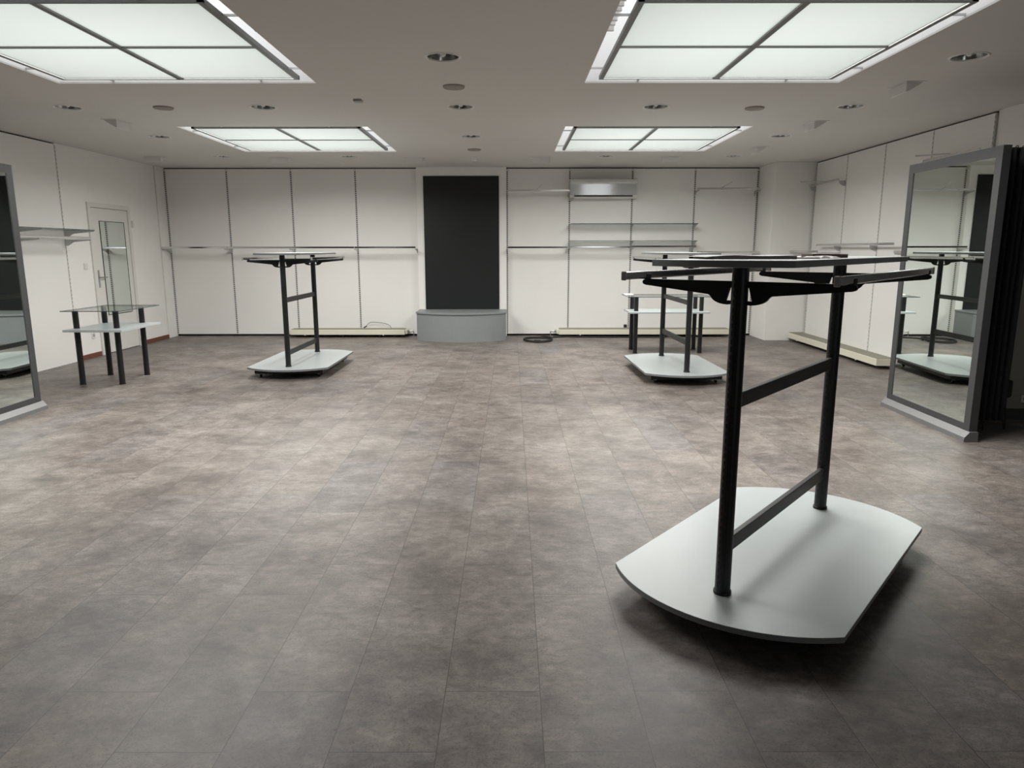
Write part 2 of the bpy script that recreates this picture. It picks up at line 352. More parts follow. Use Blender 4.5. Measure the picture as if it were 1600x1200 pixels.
# door
d = tag(bpy.data.objects.new('door_1', None), 'white door with a tall narrow mirror in the left wall', 'door', kind='structure'); COL.objects.link(d); d.location = (XL, 10.445, 0)
h = (DY1 - DY0) / 2
MB().box(-0.03, 0.018, -h, -h + 0.07, 0, 2.1).box(-0.03, 0.018, h - 0.07, h, 0, 2.1).box(-0.03, 0.018, -h + 0.07, h - 0.07, 2.035, 2.1).build('door_frame', m_door, d)
leaf = MB().box(-0.03, 0.006, -h + 0.075, h - 0.075, 0.008, 2.03).build('door_leaf', m_door, d, bevel=0.003)
mb = MB().box(0.006, 0.011, -0.285, 0.345, 0.55, 1.85); g = mb.build('mirror', m_mirror, d)
MB().box(0.0055, 0.014, -0.293, -0.285, 0.545, 1.857).box(0.0055, 0.014, 0.345, 0.351, 0.545, 1.857).box(0.0055, 0.014, -0.293, 0.351, 1.85, 1.858).box(0.0055, 0.014, -0.293, 0.351, 0.542, 0.55).build('mirror_edge', m_gap, d)
hd = MB().box(0.006, 0.013, -0.45, -0.41, 0.94, 1.18).build('handle_plate', m_steel, d, bevel=0.004)
MB().cyl((0.013, -0.43, 1.08), (0.055, -0.43, 1.08), 0.009).tube([(0.055, -0.437, 1.08), (0.057, -0.40, 1.08), (0.055, -0.31, 1.078)], 0.009).build('lever', m_steel, d)
mb = MB()
for k in range(4): mb.box(0.006, 0.012, -0.22, 0.28, 0.30 + k * 0.018, 0.308 + k * 0.018)
mb.build('vent_grille', m_door, d)

# ------------------------------------------------------------------ uprights with slots
def upright(x, y, axis, label, z0=0.035, z1=ZT - 0.004, group='slotted uprights between the wall panels', pitch=0.034):
    mb = MB(); w = 0.016 if axis == 'back' else 0.007; sw = 0.009 if axis == 'back' else 0.0022
    mb.box(-w, w, -0.0065, -0.0003, z0, z1, 0)
    z = z0 + 0.02
    while z < z1 - 0.03:
        mb.box(-sw, sw, -0.0072, -0.005, z, z + pitch * 0.53, 1); z += pitch
    o = mb.build('slotted_upright', [m_upright, m_slot]); o.location = (x, y, 0); o.rotation_euler = (0, 0, {'back': 0, 'right': -PI / 2, 'left': PI / 2}[axis])
    return tag(o, label, 'upright', group)
nmL = ['slotted white upright in the rear left corner beside the left wall', 'slotted white upright first to the right of the rear left corner',
       'slotted white upright behind the left display stand', 'slotted white upright just left of the tall black board, above the radiator cable']
for x, l in zip(BL, nmL): upright(max(x, XL + 0.03), YB, 'back', l)
nmR = ['slotted white upright directly right of the tall black board', 'slotted white upright at the left edge of the air conditioner',
       'slotted white upright hidden in part by the air conditioner right half', 'slotted white upright at the right ends of the glass shelves', 'slotted white upright against the rear right corner column']
for x, l in zip(BR, nmR): upright(min(x, 4.09), YB, 'back', l)
nmS = ['slim slotted upright on the right wall next to the corner column', 'slim slotted upright at the far bracket of the lower right wall rail', 'slim slotted upright at the near bracket of the lower right wall rail',
       'slim slotted upright on the right wall just left of the large mirror frame', 'slim slotted upright on the right wall above the curtain end of the mirror']
for y, l in zip(SR, nmS): upright(XR, min(y, 11.44), 'right', l, z0=0.0, pitch=0.05, group='slim uprights on the right wall')
upright(XL, SLY, 'left', 'slim slotted upright on the left wall holding the glass shelf', z0=0.0, pitch=0.05, group='slim uprights on the left wall')

# ------------------------------------------------------------------ black board and podium
o = MB().box(-1.452, -0.207, 12.052, 12.0705, 0.462, 2.642).build('display_board', m_blackboard, bevel=0.002)
tag(o, 'tall matt black board on the white column in the middle of the back wall', 'board')
def arc_pts(x0, x1, yend, ymid, n=24):
    s = yend - ymid; w = (x1 - x0) / 2; R = (w * w + s * s) / (2 * s); cx = (x0 + x1) / 2; cy = ymid + R; a = math.asin(w / R)
    return [(cx + R * math.sin(-a + 2 * a * i / n), cy - R * math.cos(-a + 2 * a * i / n)) for i in range(n + 1)]
t = thing('podium', 'low grey curved podium below the tall black board', 'podium', (-0.82, 11.8, 0))
MB().prism([(x + 0.82, y - 11.8) for x, y in arc_pts(-1.545, -0.095, 11.55, 11.26)] + [(0.725, 0.268), (-0.725, 0.268)], 0.0, 0.432).build('body', m_podium, t)
MB().prism([(x + 0.82, y - 11.8) for x, y in arc_pts(-1.56, -0.083, 11.54, 11.243)] + [(0.737, 0.268), (-0.74, 0.268)], 0.436, 0.462).build('top_board', m_podium, t, bevel=0.002)
MB().prism([(x + 0.82, y - 11.8) for x, y in arc_pts(-1.54, -0.1, 11.56, 11.27)] + [(0.72, 0.268), (-0.72, 0.268)], 0.4315, 0.4365).build('shadow_joint', m_gap, t)

# ------------------------------------------------------------------ skylight panels
def skylight(i, label):
    x0, x1, y0, y1 = SKY[i]; cx, cy = (x0 + x1) / 2, (y0 + y1) / 2; hx, hy = (x1 - x0) / 2 - 0.103, (y1 - y0) / 2 - 0.115
    t = thing('skylight_panel', label, 'skylight', (cx, cy, CEIL), 0, 'framed opal panels in the skylight shafts')
    w = 0.024; mb = MB()
    mb.box(-hx, -hx + w * 1.4, -hy, hy, 0, 0.03).box(hx - w * 1.4, hx, -hy, hy, 0, 0.03).box(-hx, hx, -hy, -hy + w, 0.0005, 0.0295).box(-hx, hx, hy - w, hy, 0.0005, 0.0295)
    mb.build('frame', m_pframe, t)
    MB().box(-0.02, 0.02, -hy + w, hy - w, 0.001, 0.029).box(-hx + w, hx - w, -0.013, 0.013, 0.002, 0.028).build('glazing_bar', m_pframe, t)
    for sx in (-1, 1):
        for sy in (-1, 1):
            a, b = sorted((sx * 0.02, sx * (hx - w * 1.4))); c, e = sorted((sy * 0.013, sy * (hy - w)))
            MB().box(a, b, c, e, 0.010, 0.016).build('pane', m_opal, t)
    for sx in (-1, 1):
        for k in (-0.62, 0.62):
            MB().box(*sorted((sx * hx, sx * (hx + 0.102))), k - 0.006, k + 0.006, 0.014, 0.026).build('bracket', m_steel, t)
    for sy in (-1, 1):
        for k in (-0.6, 0.6):
            MB().box(k - 0.006, k + 0.006, *sorted((sy * hy, sy * (hy + 0.114))), 0.014, 0.026).build('bracket', m_steel, t)
skylight(0, 'large framed opal skylight panel at the top left of the photo')
skylight(1, 'large framed opal skylight panel at the top right of the photo')
skylight(2, 'smaller looking opal skylight panel in the rear left of the ceiling')
skylight(3, 'smaller looking opal skylight panel in the rear right of the ceiling')
# louvre blinds inside the two near shafts
for (x, lab) in ((SKY[0][1] - 0.032, 'white slatted vent on the inner side of the left front skylight shaft'), (SKY[1][0] + 0.032, 'white slatted vent on the inner side of the right front skylight shaft')):
    t = thing('slatted_vent', lab, 'vent', (x, 4.6, CEIL + 0.05))
    MB().box(-0.031, 0.031, -0.31, -0.28, 0, 0.28).build('side_cheek', m_shaft, t); MB().box(-0.031, 0.031, 0.28, 0.31, 0, 0.28).build('side_cheek', m_shaft, t)
    for k in range(6): MB().box(-0.028, 0.028, -0.25 + k * 0.09, -0.225 + k * 0.09, 0.01, 0.27).build('slat', m_shaft, t)

# ------------------------------------------------------------------ ceiling lamps
def make_lamp(label):
    t = thing('downlight', label, 'ceiling lamp', (0, 0, CEIL), 0, 'round recessed downlights')
    MB().lathe([(0.1105, 0.004), (0.1115, -0.004), (0.118, -0.007), (0.126, -0.006), (0.130, 0.0)]).build('ring', m_white, t)
    MB().lathe([(0.1110, 0.001), (0.108, 0.02), (0.098, 0.055), (0.080, 0.085), (0.055, 0.105), (0.022, 0.112), (0.0001, 0.113)]).build('reflector', m_reflector, t)
    MB().lathe([(0.0001, 0.000), (0.010, 0.002), (0.019, 0.010), (0.022, 0.024), (0.019, 0.045), (0.015, 0.07), (0.015, 0.112)], n=20).build('bulb', m_bulb, t)
    return t
LAMP_LABELS = ['recessed downlight nearest the camera, centre of the ceiling between the front skylights',
               'recessed downlight in the centre between speaker and rear skylights',
               'recessed downlight between the two rear skylights',
               'recessed downlight at far left, left of the brownish ceiling speaker',
               'recessed downlight just behind the front left skylight, right of the speaker',
               'recessed downlight left of the rear left skylight',
               'recessed downlight near the back wall, between two wedge lamps at left',
               'recessed downlight near the back wall, behind the rear left skylight',
               'recessed downlight behind the front right skylight, left of the speaker',
               'recessed downlight right of the right ceiling speaker',
               'recessed downlight right of the rear right skylight',
               'recessed downlight above the air conditioner near the back wall',
               'recessed downlight near the back wall at right, above the corner bay',
               'recessed downlight at the top right, right of the front right skylight']
LAMPS = [(LX[a], LY[b], l) for (a, b), l in zip(LPOS, LAMP_LABELS)]
L0 = make_lamp(LAMPS[0][2]); L0.location = (LAMPS[0][0], LAMPS[0][1], CEIL)
for x, y, l in LAMPS[1:]: dup(L0, (x, y, CEIL), 0, l)
SPK = [(-0.477, 6.23, 'round brownish ceiling speaker in the middle, nearest the camera'), (-3.3, 7.1, 'round brownish ceiling speaker at the left'),
       (2.324, 7.15, 'round brownish ceiling speaker at the right'), (-0.503, 10.0, 'round brownish ceiling speaker near the tall black board')]
s0 = thing('ceiling_speaker', SPK[0][2], 'speaker', (0, 0, CEIL), 0, 'round ceiling speakers')
MB().lathe([(0.080, -0.001), (0.082, -0.012), (0.086, -0.014), (0.090, -0.010), (0.091, 0.0)]).build('ring', m_speaker, s0)
MB().lathe([(0.0001, -0.016), (0.04, -0.015), (0.07, -0.013), (0.081, -0.010)]).build('grille', m_speaker, s0)
s0.location = (SPK[0][0], SPK[0][1], CEIL)
for x, y, l in SPK[1:]: dup(s0, (x, y, CEIL), 0, l)
# smoke detector and small box
t = thing('smoke_detector', 'small beige smoke detector on the ceiling above the black board', 'detector', (-0.545, 10.87, CEIL))
MB().lathe([(0.052, 0.0), (0.052, -0.008), (0.04, -0.012)]).build('base', m_white, t)
MB().lathe([(0.040, -0.010), (0.040, -0.028), (0.028, -0.05), (0.0001, -0.055)]).build('head', m_paper, t)
tag(MB().box(-1.42, -1.345, 6.72, 6.80, CEIL - 0.022, CEIL).build('motion_sensor', m_greyplastic, bevel=0.004), 'small grey box on the ceiling left of the centre downlights', 'sensor')
# wedge wall washers; local -y is the closed back, opening towards +y
w0 = thing('wall_washer_lamp', '', 'ceiling lamp', (0, 0, CEIL), 0, 'white wedge shaped wall washer lamps')
MB().box(-0.15, 0.15, -0.05, 0.115, -0.005, 0.0).build('flange', m_white, w0, bevel=0.002)
MB().prism([(-0.035, -0.005), (0.10, -0.005), (-0.02, -0.078), (-0.035, -0.078)], -0.125, 0.125, 'x').build('hood', m_white, w0, bevel=0.002)
WW = [(-5.19, 10.72, 0, 'white wedge lamp on the ceiling at the far left rear'), (-3.41, 10.9, 0, 'white wedge lamp on the ceiling behind the rear left skylight'),
      (-1.43, 10.92, 0, 'white wedge lamp on the ceiling left of the tall black board'), (0.43, 10.87, 0, 'white wedge lamp on the ceiling left of the air conditioner'),
      (2.32, 10.8, 0, 'white wedge lamp on the ceiling right of the air conditioner'), (3.27, 9.88, -PI / 2, 'white wedge lamp over the right aisle, farthest of the three in that line'),
      (3.23, 7.98, -PI / 2, 'white wedge lamp over the right aisle, middle of the three in that line'), (3.225, 6.2, -PI / 2, 'white wedge lamp over the right aisle, nearest of the three in that line'),
      (-4.13, 7.86, PI / 2, 'white wedge lamp on the ceiling left of the rear left skylight')]
for i, (x, y, r, l) in enumerate(WW):
    if i == 0: w0.location = (x, y, CEIL); w0.rotation_euler = (0, 0, r); w0['label'] = l
    else: dup(w0, (x, y, CEIL), r, l)

# ------------------------------------------------------------------ display stands
def board_poly(L, Wd, sag, n=26):
    R = (Wd * Wd + sag * sag) / (2 * sag); a = math.asin(min(1, Wd / R)); P = []
    for e in (1, -1):
        for i in range(n + 1):
            t = (-a + 2 * a * i / n); P.append((e * (L - (R - sag) + R * math.cos(t)), e * R * math.sin(t)))
    return P
def stand(name, label, loc, rz, low, mid):
    t = thing(name, label, 'display stand', loc, rz, 'grey and black shop display stands')
    sp = 1.2184 / 2
    bb = MB().prism(board_poly(0.6485, 0.468, 0.205), 0.102, 0.125, side=1).build('base_board', [m_board, m_boardedge], t, bevel=0.0015)
    MB().box(-0.62, 0.62, -0.395, 0.395, 0.042, 0.102).build('chassis', m_black, t)
    for sx in (-1, 1):
        for sy in (-1, 1):
            c = MB().cyl((sx * 0.57, sy * 0.34 - 0.010, 0.0175), (sx * 0.57, sy * 0.34 + 0.010, 0.0175), 0.0175).build('castor', m_rubber, t)
            MB().box(sx * 0.57 - 0.016, sx * 0.57 + 0.016, sy * 0.34 - 0.016, sy * 0.34 + 0.016, 0.033, 0.043).build('castor_plate', m_steel, c)
    for sx in (-1, 1):
        mb = MB().cyl((sx * sp, 0, 0.127), (sx * sp, 0, 1.400), 0.030, n=32)
        z = 0.16
        while z < 1.36:
            for sy in (-1, 1):
                for k in (-0.009, 0.009):
                    mb.box(*sorted((sx * sp + sy * 0.0265, sx * sp + sy * 0.0293)), k - 0.0026, k + 0.0026, z, z + 0.018, 1)
            z += 0.029
        up = mb.build('upright', [m_black, m_slot], t)
        MB().lathe([(0.030, 0.012), (0.034, 0.011), (0.035, 0.0), (0.035, -0.002)], (sx * sp, 0, 0.127)).build('collar', m_black, up)
    for z0, z1 in (low, mid): MB().box(-sp + 0.026, sp - 0.026, -0.012, 0.012, z0, z1).build('cross_rail', m_rail_black, t, bevel=0.003)
    for sx in (-1, 1):
        for sy in (-1, 1):
            lobe = [(0.042 + 0.068 * math.cos(a), 1.293 - 0.034 * math.sin(a)) for a in [k * PI / 16 for k in range(1, 9)]]
            P = [(0.028, 1.345), (0.385, 1.345), (0.397, 1.340), (0.400, 1.332), (0.396, 1.325), (0.385, 1.321), (0.118, 1.294)] + lobe + [(0.028, 1.261), (0.028, 1.274), (0.050, 1.274), (0.036, 1.322), (0.028, 1.322)]
            P = [(sy * a, b) for a, b in P]
            MB().prism(P, sx * sp - 0.007, sx * sp + 0.007, 'x').build('bracket', m_black, t)
    for sy in (-1, 1):
        r = MB().box(-0.785, 0.700, sy * 0.383 - 0.0075, sy * 0.383 + 0.0075, 1.3455, 1.3755).build('hanging_rail', m_chrome, t, bevel=0.005)
        for x in (-0.785, 0.700):
            MB().box(x - 0.007, x + 0.007, sy * 0.383 - 0.0095, sy * 0.383 + 0.0095, 1.3435, 1.3775).build('end_cap', m_greyplastic, r, bevel=0.004)
        for x in (-sp, sp):
            MB().box(x - 0.018, x + 0.018, sy * 0.383 - 0.009, sy * 0.383 + 0.009, 1.344, 1.364).build('clip', m_rubber, r, bevel=0.001)
    MB().prism(board_poly(0.80, 0.257, 0.07), 1.4, 1.4235, side=1).build('top_board', [m_board, m_boardedge], t, bevel=0.0015)
    return t
stand('display_stand', 'large black and grey display stand nearest the camera, papers on its top', (1.2246, 3.0703, 0), 0.8708, (0.290, 0.350), (0.868, 0.926))
stand('display_stand', 'black and grey display stand on the left, before the left radiator', (-2.5867, 8.7404, 0), 1.5644, (0.255, 0.312), (0.862, 0.918))
stand('display_stand', 'black and grey display stand on the right, before the glass topped table', (1.9207, 8.3366, 0), 1.592, (0.416, 0.476), (0.86, 0.909))

# papers on the near stand (local coordinates of that stand)
def on_stand(s, tt):
    c, n = math.cos(0.8708), math.sin(0.8708); return (1.2246 + c * s + n * tt, 3.0703 + n * s - c * tt)
TZ = 1.4236
def paper_stack(name, label, cat, s, tt, rz, w, l, h, cov, body, curl=0.0, group=None):
    x, y = on_stand(s, tt); t = thing(name, label, cat, (x, y, TZ), rz, group)
    MB().box(-w / 2, w / 2, -l / 2, l / 2, 0, h).build('pages', body, t, bevel=0.001)
    n = 10; mb = MB(); vs = []; fs = []
    for i in range(n + 1):
        u = i / n; x_ = -w / 2 - 0.03 * (curl > 0) + (w + 0.032 * (curl > 0)) * u; z_ = h + 0.0008 + curl * max(0, 0.25 - u) ** 1 * -0.05 + curl * 0.004 * math.sin(u * 7)
        for (yv, zz) in ((-l / 2 - 0.001, z_), (l / 2 + 0.001, z_), (-l / 2 - 0.001, z_ + 0.0012), (l / 2 + 0.001, z_ + 0.0012)): vs.append((x_, yv, zz))
    for i in range(n):
        a = i * 4; b = a + 4
        fs += [(a, a + 1, b + 1, b), (a + 2, b + 2, b + 3, a + 3), (a, b, b + 2, a + 2), (a + 1, a + 3, b + 3, b + 1)]
    fs += [(0, 2, 3, 1), (n * 4, n * 4 + 1, n * 4 + 3, n * 4 + 2)]
    mb.add(vs, fs).build('cover', cov, t)
    return t
paper_stack('magazine_stack', 'thick stack of magazines with a white cover on the near stand', 'magazines', -0.45, -0.06, 0.05, 0.31, 0.25, 0.011, m_paper, m_pages, 0.35)
paper_stack('brown_folder', 'flat brown folder behind the crumpled paper on the near stand', 'folder', 0.11, 0.07, 0.0, 0.15, 0.12, 0.014, m_brown, m_brown)
x, y = on_stand(-0.23, 0.09)
tag(MB().box(x - 0.045, x + 0.045, y - 0.06, y + 0.06, TZ, TZ + 0.004).build('flyer', m_cover), 'purple grey flyer lying between magazines and crumpled paper', 'paper')
x, y = on_stand(-0.14, -0.07)
tag(MB().box(x - 0.035, x + 0.04, y - 0.07, y + 0.07, TZ, TZ + 0.011).build('phone', m_black, bevel=0.002), 'thin black phone like slab lying right of the magazine stack', 'phone')
def crumple(name, label, s, tt, w, l, hh, seed):
    x, y = on_stand(s, tt); random.seed(seed); n = 6; vs = []; fs = []
    H = [[(hh * (0.15 + 0.85 * random.random()) if 0 < i < n and 0 < j < n else 0.0) for j in range(n + 1)] for i in range(n + 1)]
    for i in range(n + 1):
        for j in range(n + 1): vs.append((x - w / 2 + w * i / n, y - l / 2 + l * j / n, TZ + 0.0005 + H[i][j]))
    k = len(vs)
    for i in range(n + 1):
        for j in range(n + 1): v = vs[i * (n + 1) + j]; vs.append((v[0], v[1], v[2] + 0.0008))
    for i in range(n):
        for j in range(n):
            a = i * (n + 1) + j; q = (a, a + n + 1, a + n + 2, a + 1); fs += [q[::-1], tuple(z + k for z in q)]
    return tag(MB().add(vs, fs).build(name, m_paper), label, 'paper')
crumple('crumpled_paper', 'crumpled white paper on the near stand in front of the brown folder', -0.13, 0.13, 0.13, 0.10, 0.010, 3)

# ------------------------------------------------------------------ glass topped tables
def table(label, loc, legs, top, ztop, shelf, zsh):
    t = thing('side_table', label, 'table', loc, 0, 'glass topped tables with black legs')
    ox, oy = loc[0], loc[1]
    for (x, y) in legs:
        lg = MB().cyl((x - ox, y - oy, 0.006), (x - ox, y - oy, ztop - 0.009), 0.030, n=28).build('leg', m_black, t)
        MB().cyl((x - ox, y - oy, 0), (x - ox, y - oy, 0.008), 0.034, n=28).build('foot', m_rubber, lg)
    a, b, c, e = top[0] - ox, top[1] - ox, top[2] - oy, top[3] - oy
    g = MB().box(a, b, c, e, ztop - 0.008, ztop).build('glass_top', m_glass, t)
    w = 0.0015
    MB().box(a - w, b + w, c - w, c, ztop - 0.008, ztop).box(a - w, b + w, e, e + w, ztop - 0.008, ztop).box(a - w, a, c, e, ztop - 0.008, ztop).box(b, b + w, c, e, ztop - 0.008, ztop).build('glass_edge', m_glassedge, g)
    a, b, c, e = shelf[0] - ox, shelf[1] - ox, shelf[2] - oy, shelf[3] - oy
    MB().box(a, b, c, e, zsh - 0.024, zsh).build('shelf', m_board, t, bevel=0.002)
table('low table with glass top and grey shelf near the white door', (-4.53, 8.0, 0), [(-4.733, 7.70), (-4.308, 7.72), (-4.333, 8.31), (-4.765, 8.305)],
      (-4.80, -4.17, 7.55, 8.42), 0.82, (-4.78, -4.15, 7.52, 8.38), 0.62)
table('low table with glass top and grey shelf behind the right stand', (2.2, 10.24, 0), [(1.765, 10.425), (1.761, 10.045), (2.696, 10.45), (2.687, 10.067)],
      (1.62, 2.80, 9.90, 10.5), 0.81, (1.648, 2.77, 9.90, 10.47), 0.60)
tag(MB().box(1.63, 1.76, 10.28, 10.46, 0.8105, 0.822).build('paper_pad', m_paper, bevel=0.002), 'small white pad on the left end of the rear glass table', 'paper')

# ------------------------------------------------------------------ mirrors, curtain, stool
def mirror(name, label, x, face, y0, y1, rz):
    # face = +1: glass looks towards +x, -1: towards -x
    t = thing(name, label, 'mirror', (x, (y0 + y1) / 2, 0), rz, 'tall grey framed standing mirrors')
    h = (y1 - y0) / 2; d = -face * 0.06; fw = 0.075
    X = sorted((0, d)); mb = MB()
    mb.box(X[0], X[1], -h, -h + fw, 0.075, 2.19).box(X[0], X[1], h - fw, h, 0.075, 2.19).box(X[0], X[1], -h + fw, h - fw, 2.19 - fw, 2.19).box(X[0], X[1], -h + fw, h - fw, 0.075, 0.075 + 0.055)
    mb.build('frame', m_frame, t)
    X = sorted((-face * 0.006, -face * 0.012)); MB().box(X[0], X[1], -h + fw - 0.005, h - fw + 0.005, 0.125, 2.12).build('mirror_glass', m_mirror, t)
    X = sorted((-face * 0.012, d)); MB().box(X[0], X[1], -h + fw - 0.002, h - fw + 0.002, 0.12, 2.12).build('backing', m_frame, t)
    P = [(face * 0.045, 0), (face * 0.04, 0.035), (face * 0.004, 0.078), (d, 0.078), (d - face * 0.005, 0)]
    MB().prism(P, -h - 0.02, h + 0.02, 'y').build('plinth', m_plinth, t)
mirror('standing_mirror', 'tall grey framed mirror on the right beside the dark curtain', 3.53, -1, 5.29, 6.56, -0.022)
mirror('standing_mirror', 'tall grey framed mirror cut off by the left edge of the photo', -4.37, 1, 5.19, 6.46, 0.015)

t = thing('curtain', 'dark charcoal pleated curtain hanging beside the right mirror', 'curtain', (3.78, 5.50, 0.12))
n = 150; vs = []; fs = []; rows = 14
for j in range(rows + 1):
    z = 2.08 * j / rows; k = j / rows
    for i in range(n + 1):
        u = i / n; x = -0.13 + 0.27 * u + 0.02 * k * u; A = 0.030 + 0.006 * math.sin(5 * u)
        y = A * math.sin(2 * PI * 5.2 * u + 0.5 * math.sin(1.7 * k)) * (1.0 if j < rows - 1 else 0.75) + 0.006 * math.sin(17 * u + 3 * k)
        vs.append((x + 0.009 * math.cos(2 * PI * 5.2 * u), y, z))
for j in range(rows):
    for i in range(n): a = j * (n + 1) + i; fs.append((a, a + 1, a + n + 2, a + n + 1))
c = MB().add(vs, fs, 0, True).build('fabric', m_curtain, t); so = c.modifiers.new('solid', 'SOLIDIFY'); so.thickness = 0.003
mb = MB()
for i in range(6):
    x = -0.125 + 0.05 * i; mb.tube([(x, 0.016 * math.cos(a), 2.075 + 0.018 * math.sin(a)) for a in [k * PI / 6 for k in range(13)]], 0.0035, 6)
mb.build('ring', m_black, t)
tag(MB().cyl((3.592, 5.50, 2.185), (XR, 5.50, 2.185), 0.008).build('curtain_rod', m_black), 'black rod carrying the dark curtain beside the mirror', 'curtain rod')
t = thing('hairpin_stool', 'small black box stool on wire hairpin legs behind the curtain', 'stool', (3.92, 5.78, 0))
MB().box(-0.10, 0.135, -0.16, 0.17, 0.27, 0.42).build('body', m_black, t, bevel=0.02)
for (x, y, dx) in ((-0.072, -0.14, 0.01), (0.12, -0.12, -0.05), (-0.072, 0.14, 0.01), (0.12, 0.14, -0.05)):
    MB().tube([(x + dx, y, 0.275), (x + 0.004, y, 0.012), (x + 0.006, y, 0.004), (x + 0.010, y, 0.004), (x + 0.012, y, 0.012), (x + 0.014, y + 0.03, 0.275)], 0.004, 8).build('leg', m_black, t)

# sockets, switch
def plate(name, label, cat, loc, axis, sz=0.042, mm=m_white):
    t = thing(name, label, cat, loc, {'left': PI / 2, 'back': 0, 'right': -PI / 2}[axis])
    MB().box(-sz, sz, -0.010, 0.0, -sz, sz).build('plate', mm, t, bevel=0.003)
    if 'socket' in name: MB().cyl((0, -0.0102, 0), (0, -0.0106, 0), sz * 0.55).build('recess', m_greyplastic, t)
    else: MB().box(-sz * 0.7, sz * 0.7, -0.013, -0.0098, -sz * 0.7, sz * 0.7).build('rocker', mm, t, bevel=0.002)
plate('light_switch', 'white light switch left of the white door', 'switch', (XL - 0.0028, 9.742, 1.24), 'left')
plate('wall_socket', 'white wall socket low down left of the white door', 'socket', (XL - 0.0028, 9.741, 0.30), 'left')
plate('wall_socket', 'white socket low on the dark partition at the right edge', 'socket', (4.447, 6.0195, 0.182), 'back', 0.035)
tag(MB().box(XL - 0.003, XL + 0.02, 11.03, 11.075, 1.79, 1.89).build('door_closer_block', m_white, bevel=0.003), 'small white block on the wall right of the white door', 'fitting')

# ------------------------------------------------------------------ hanging rails and shelves on the walls
def rail_back(x0, x1, z, label, y=None, br=(), arm=None, mm=m_chrome):
    y = YB - 0.30 if y is None else y
    t = thing('hanging_rail', label, 'clothes rail', ((x0 + x1) / 2, YB - 0.007, z), 0, 'chrome clothes rails on the walls')
    cx = (x0 + x1) / 2; yy = y - (YB - 0.007)
    MB().box(x0 - cx, x1 - cx, yy - 0.0075, yy + 0.0075, -0.015, 0.015).build('rail', mm, t, bevel=0.004)
    for x in br:
        MB().prism([(0.001, -0.02), (yy + 0.02, -0.018), (yy - 0.008, -0.020), (yy - 0.008, -0.034), (-0.10, -0.055), (-0.03, -0.09), (0.001, -0.095)], x - cx - 0.003, x - cx + 0.003, 'x').build('bracket', m_steel, t)
    if arm is not None:
        a = arm - cx
        MB().tube([(a, yy, 0.016), (a + 0.0, yy - 0.02, 0.024), (a + 0.06, yy - 0.30, 0.075)], 0.006).box(a - 0.02, a + 0.02, yy - 0.012, yy + 0.012, -0.02, 0.02).build('hook_arm', m_chrome, t)
    return t
e = [-5.79, -4.66, -3.62, -2.585, -1.575]
lab = ['chrome clothes rail in the rear left corner, first of four in the row', 'chrome clothes rail behind the left stand, second of four from the left corner', 'chrome clothes rail above the left radiator, third of four', 'chrome clothes rail ending at the left side of the black board, last of four']
for i in range(4): rail_back(max(e[i], XL + 0.02), e[i + 1] - 0.004, 1.494, lab[i], br=[BL[i] if i else XL + 0.04] if i < 3 else [BL[3], -1.585])
rail_back(-0.06, 0.925, 1.492, 'lower chrome clothes rail in the bay right of the black board', br=[BR[0], 0.92])
rail_back(0.935, 1.955, 1.497, 'bright chrome clothes rail under the left half of the glass shelves', br=[BR[1]])
rail_back(1.96, 3.03, 1.505, 'chrome clothes rail under the right half of the glass shelves', br=[BR[2], BR[3] - 0.05])
rail_back(-0.07, 0.945, 2.397, 'upper chrome clothes rail left of the air conditioner, with hook arm', br=[BR[0], BR[1] - 0.03], arm=0.42)
rail_back(3.0, 4.02, 2.425, 'upper clothes rail in the last bay before the corner column, with hook arm', br=[BR[3], BR[4] - 0.05], arm=3.42)
rail_back(3.05, 4.08, 1.41, 'lower clothes rail in the last bay before the corner column', br=[BR[3], BR[4] - 0.02])
def glass_shelf(x0, x1, z, label, brs, d0=0.03, d1=0.30):
    t = thing('glass_shelf', label, 'shelf', ((x0 + x1) / 2, YB - 0.007, z), 0, 'glass wall shelves'); cx = (x0 + x1) / 2
    g = MB().box(x0 - cx, x1 - cx, -d1, -d0, -0.008, 0).build('glass', m_glass, t)
    MB().box(x0 - cx, x1 - cx, -d1 - 0.0015, -d1, -0.008, 0).box(x0 - cx, x1 - cx, -d0, -d0 + 0.0015, -0.008, 0).box(x1 - cx, x1 - cx + 0.0015, -d1, -d0, -0.008, 0).build('glass_edge', m_glassedge, g)
    for x in brs:
        MB().prism([(0.001, -0.009), (-d1 + 0.03, -0.009), (-d1 + 0.03, -0.018), (-0.12, -0.05), (-0.05, -0.085), (0.001, -0.09)], x - cx - 0.003, x - cx + 0.003, 'x').build('bracket', m_steel, t)
glass_shelf(0.97, 3.05, 1.875, 'upper long glass shelf below the air conditioner', BR[1:4])
glass_shelf(0.97, 3.05, 1.60, 'lower long glass shelf just above the bright chrome rail', BR[1:4])

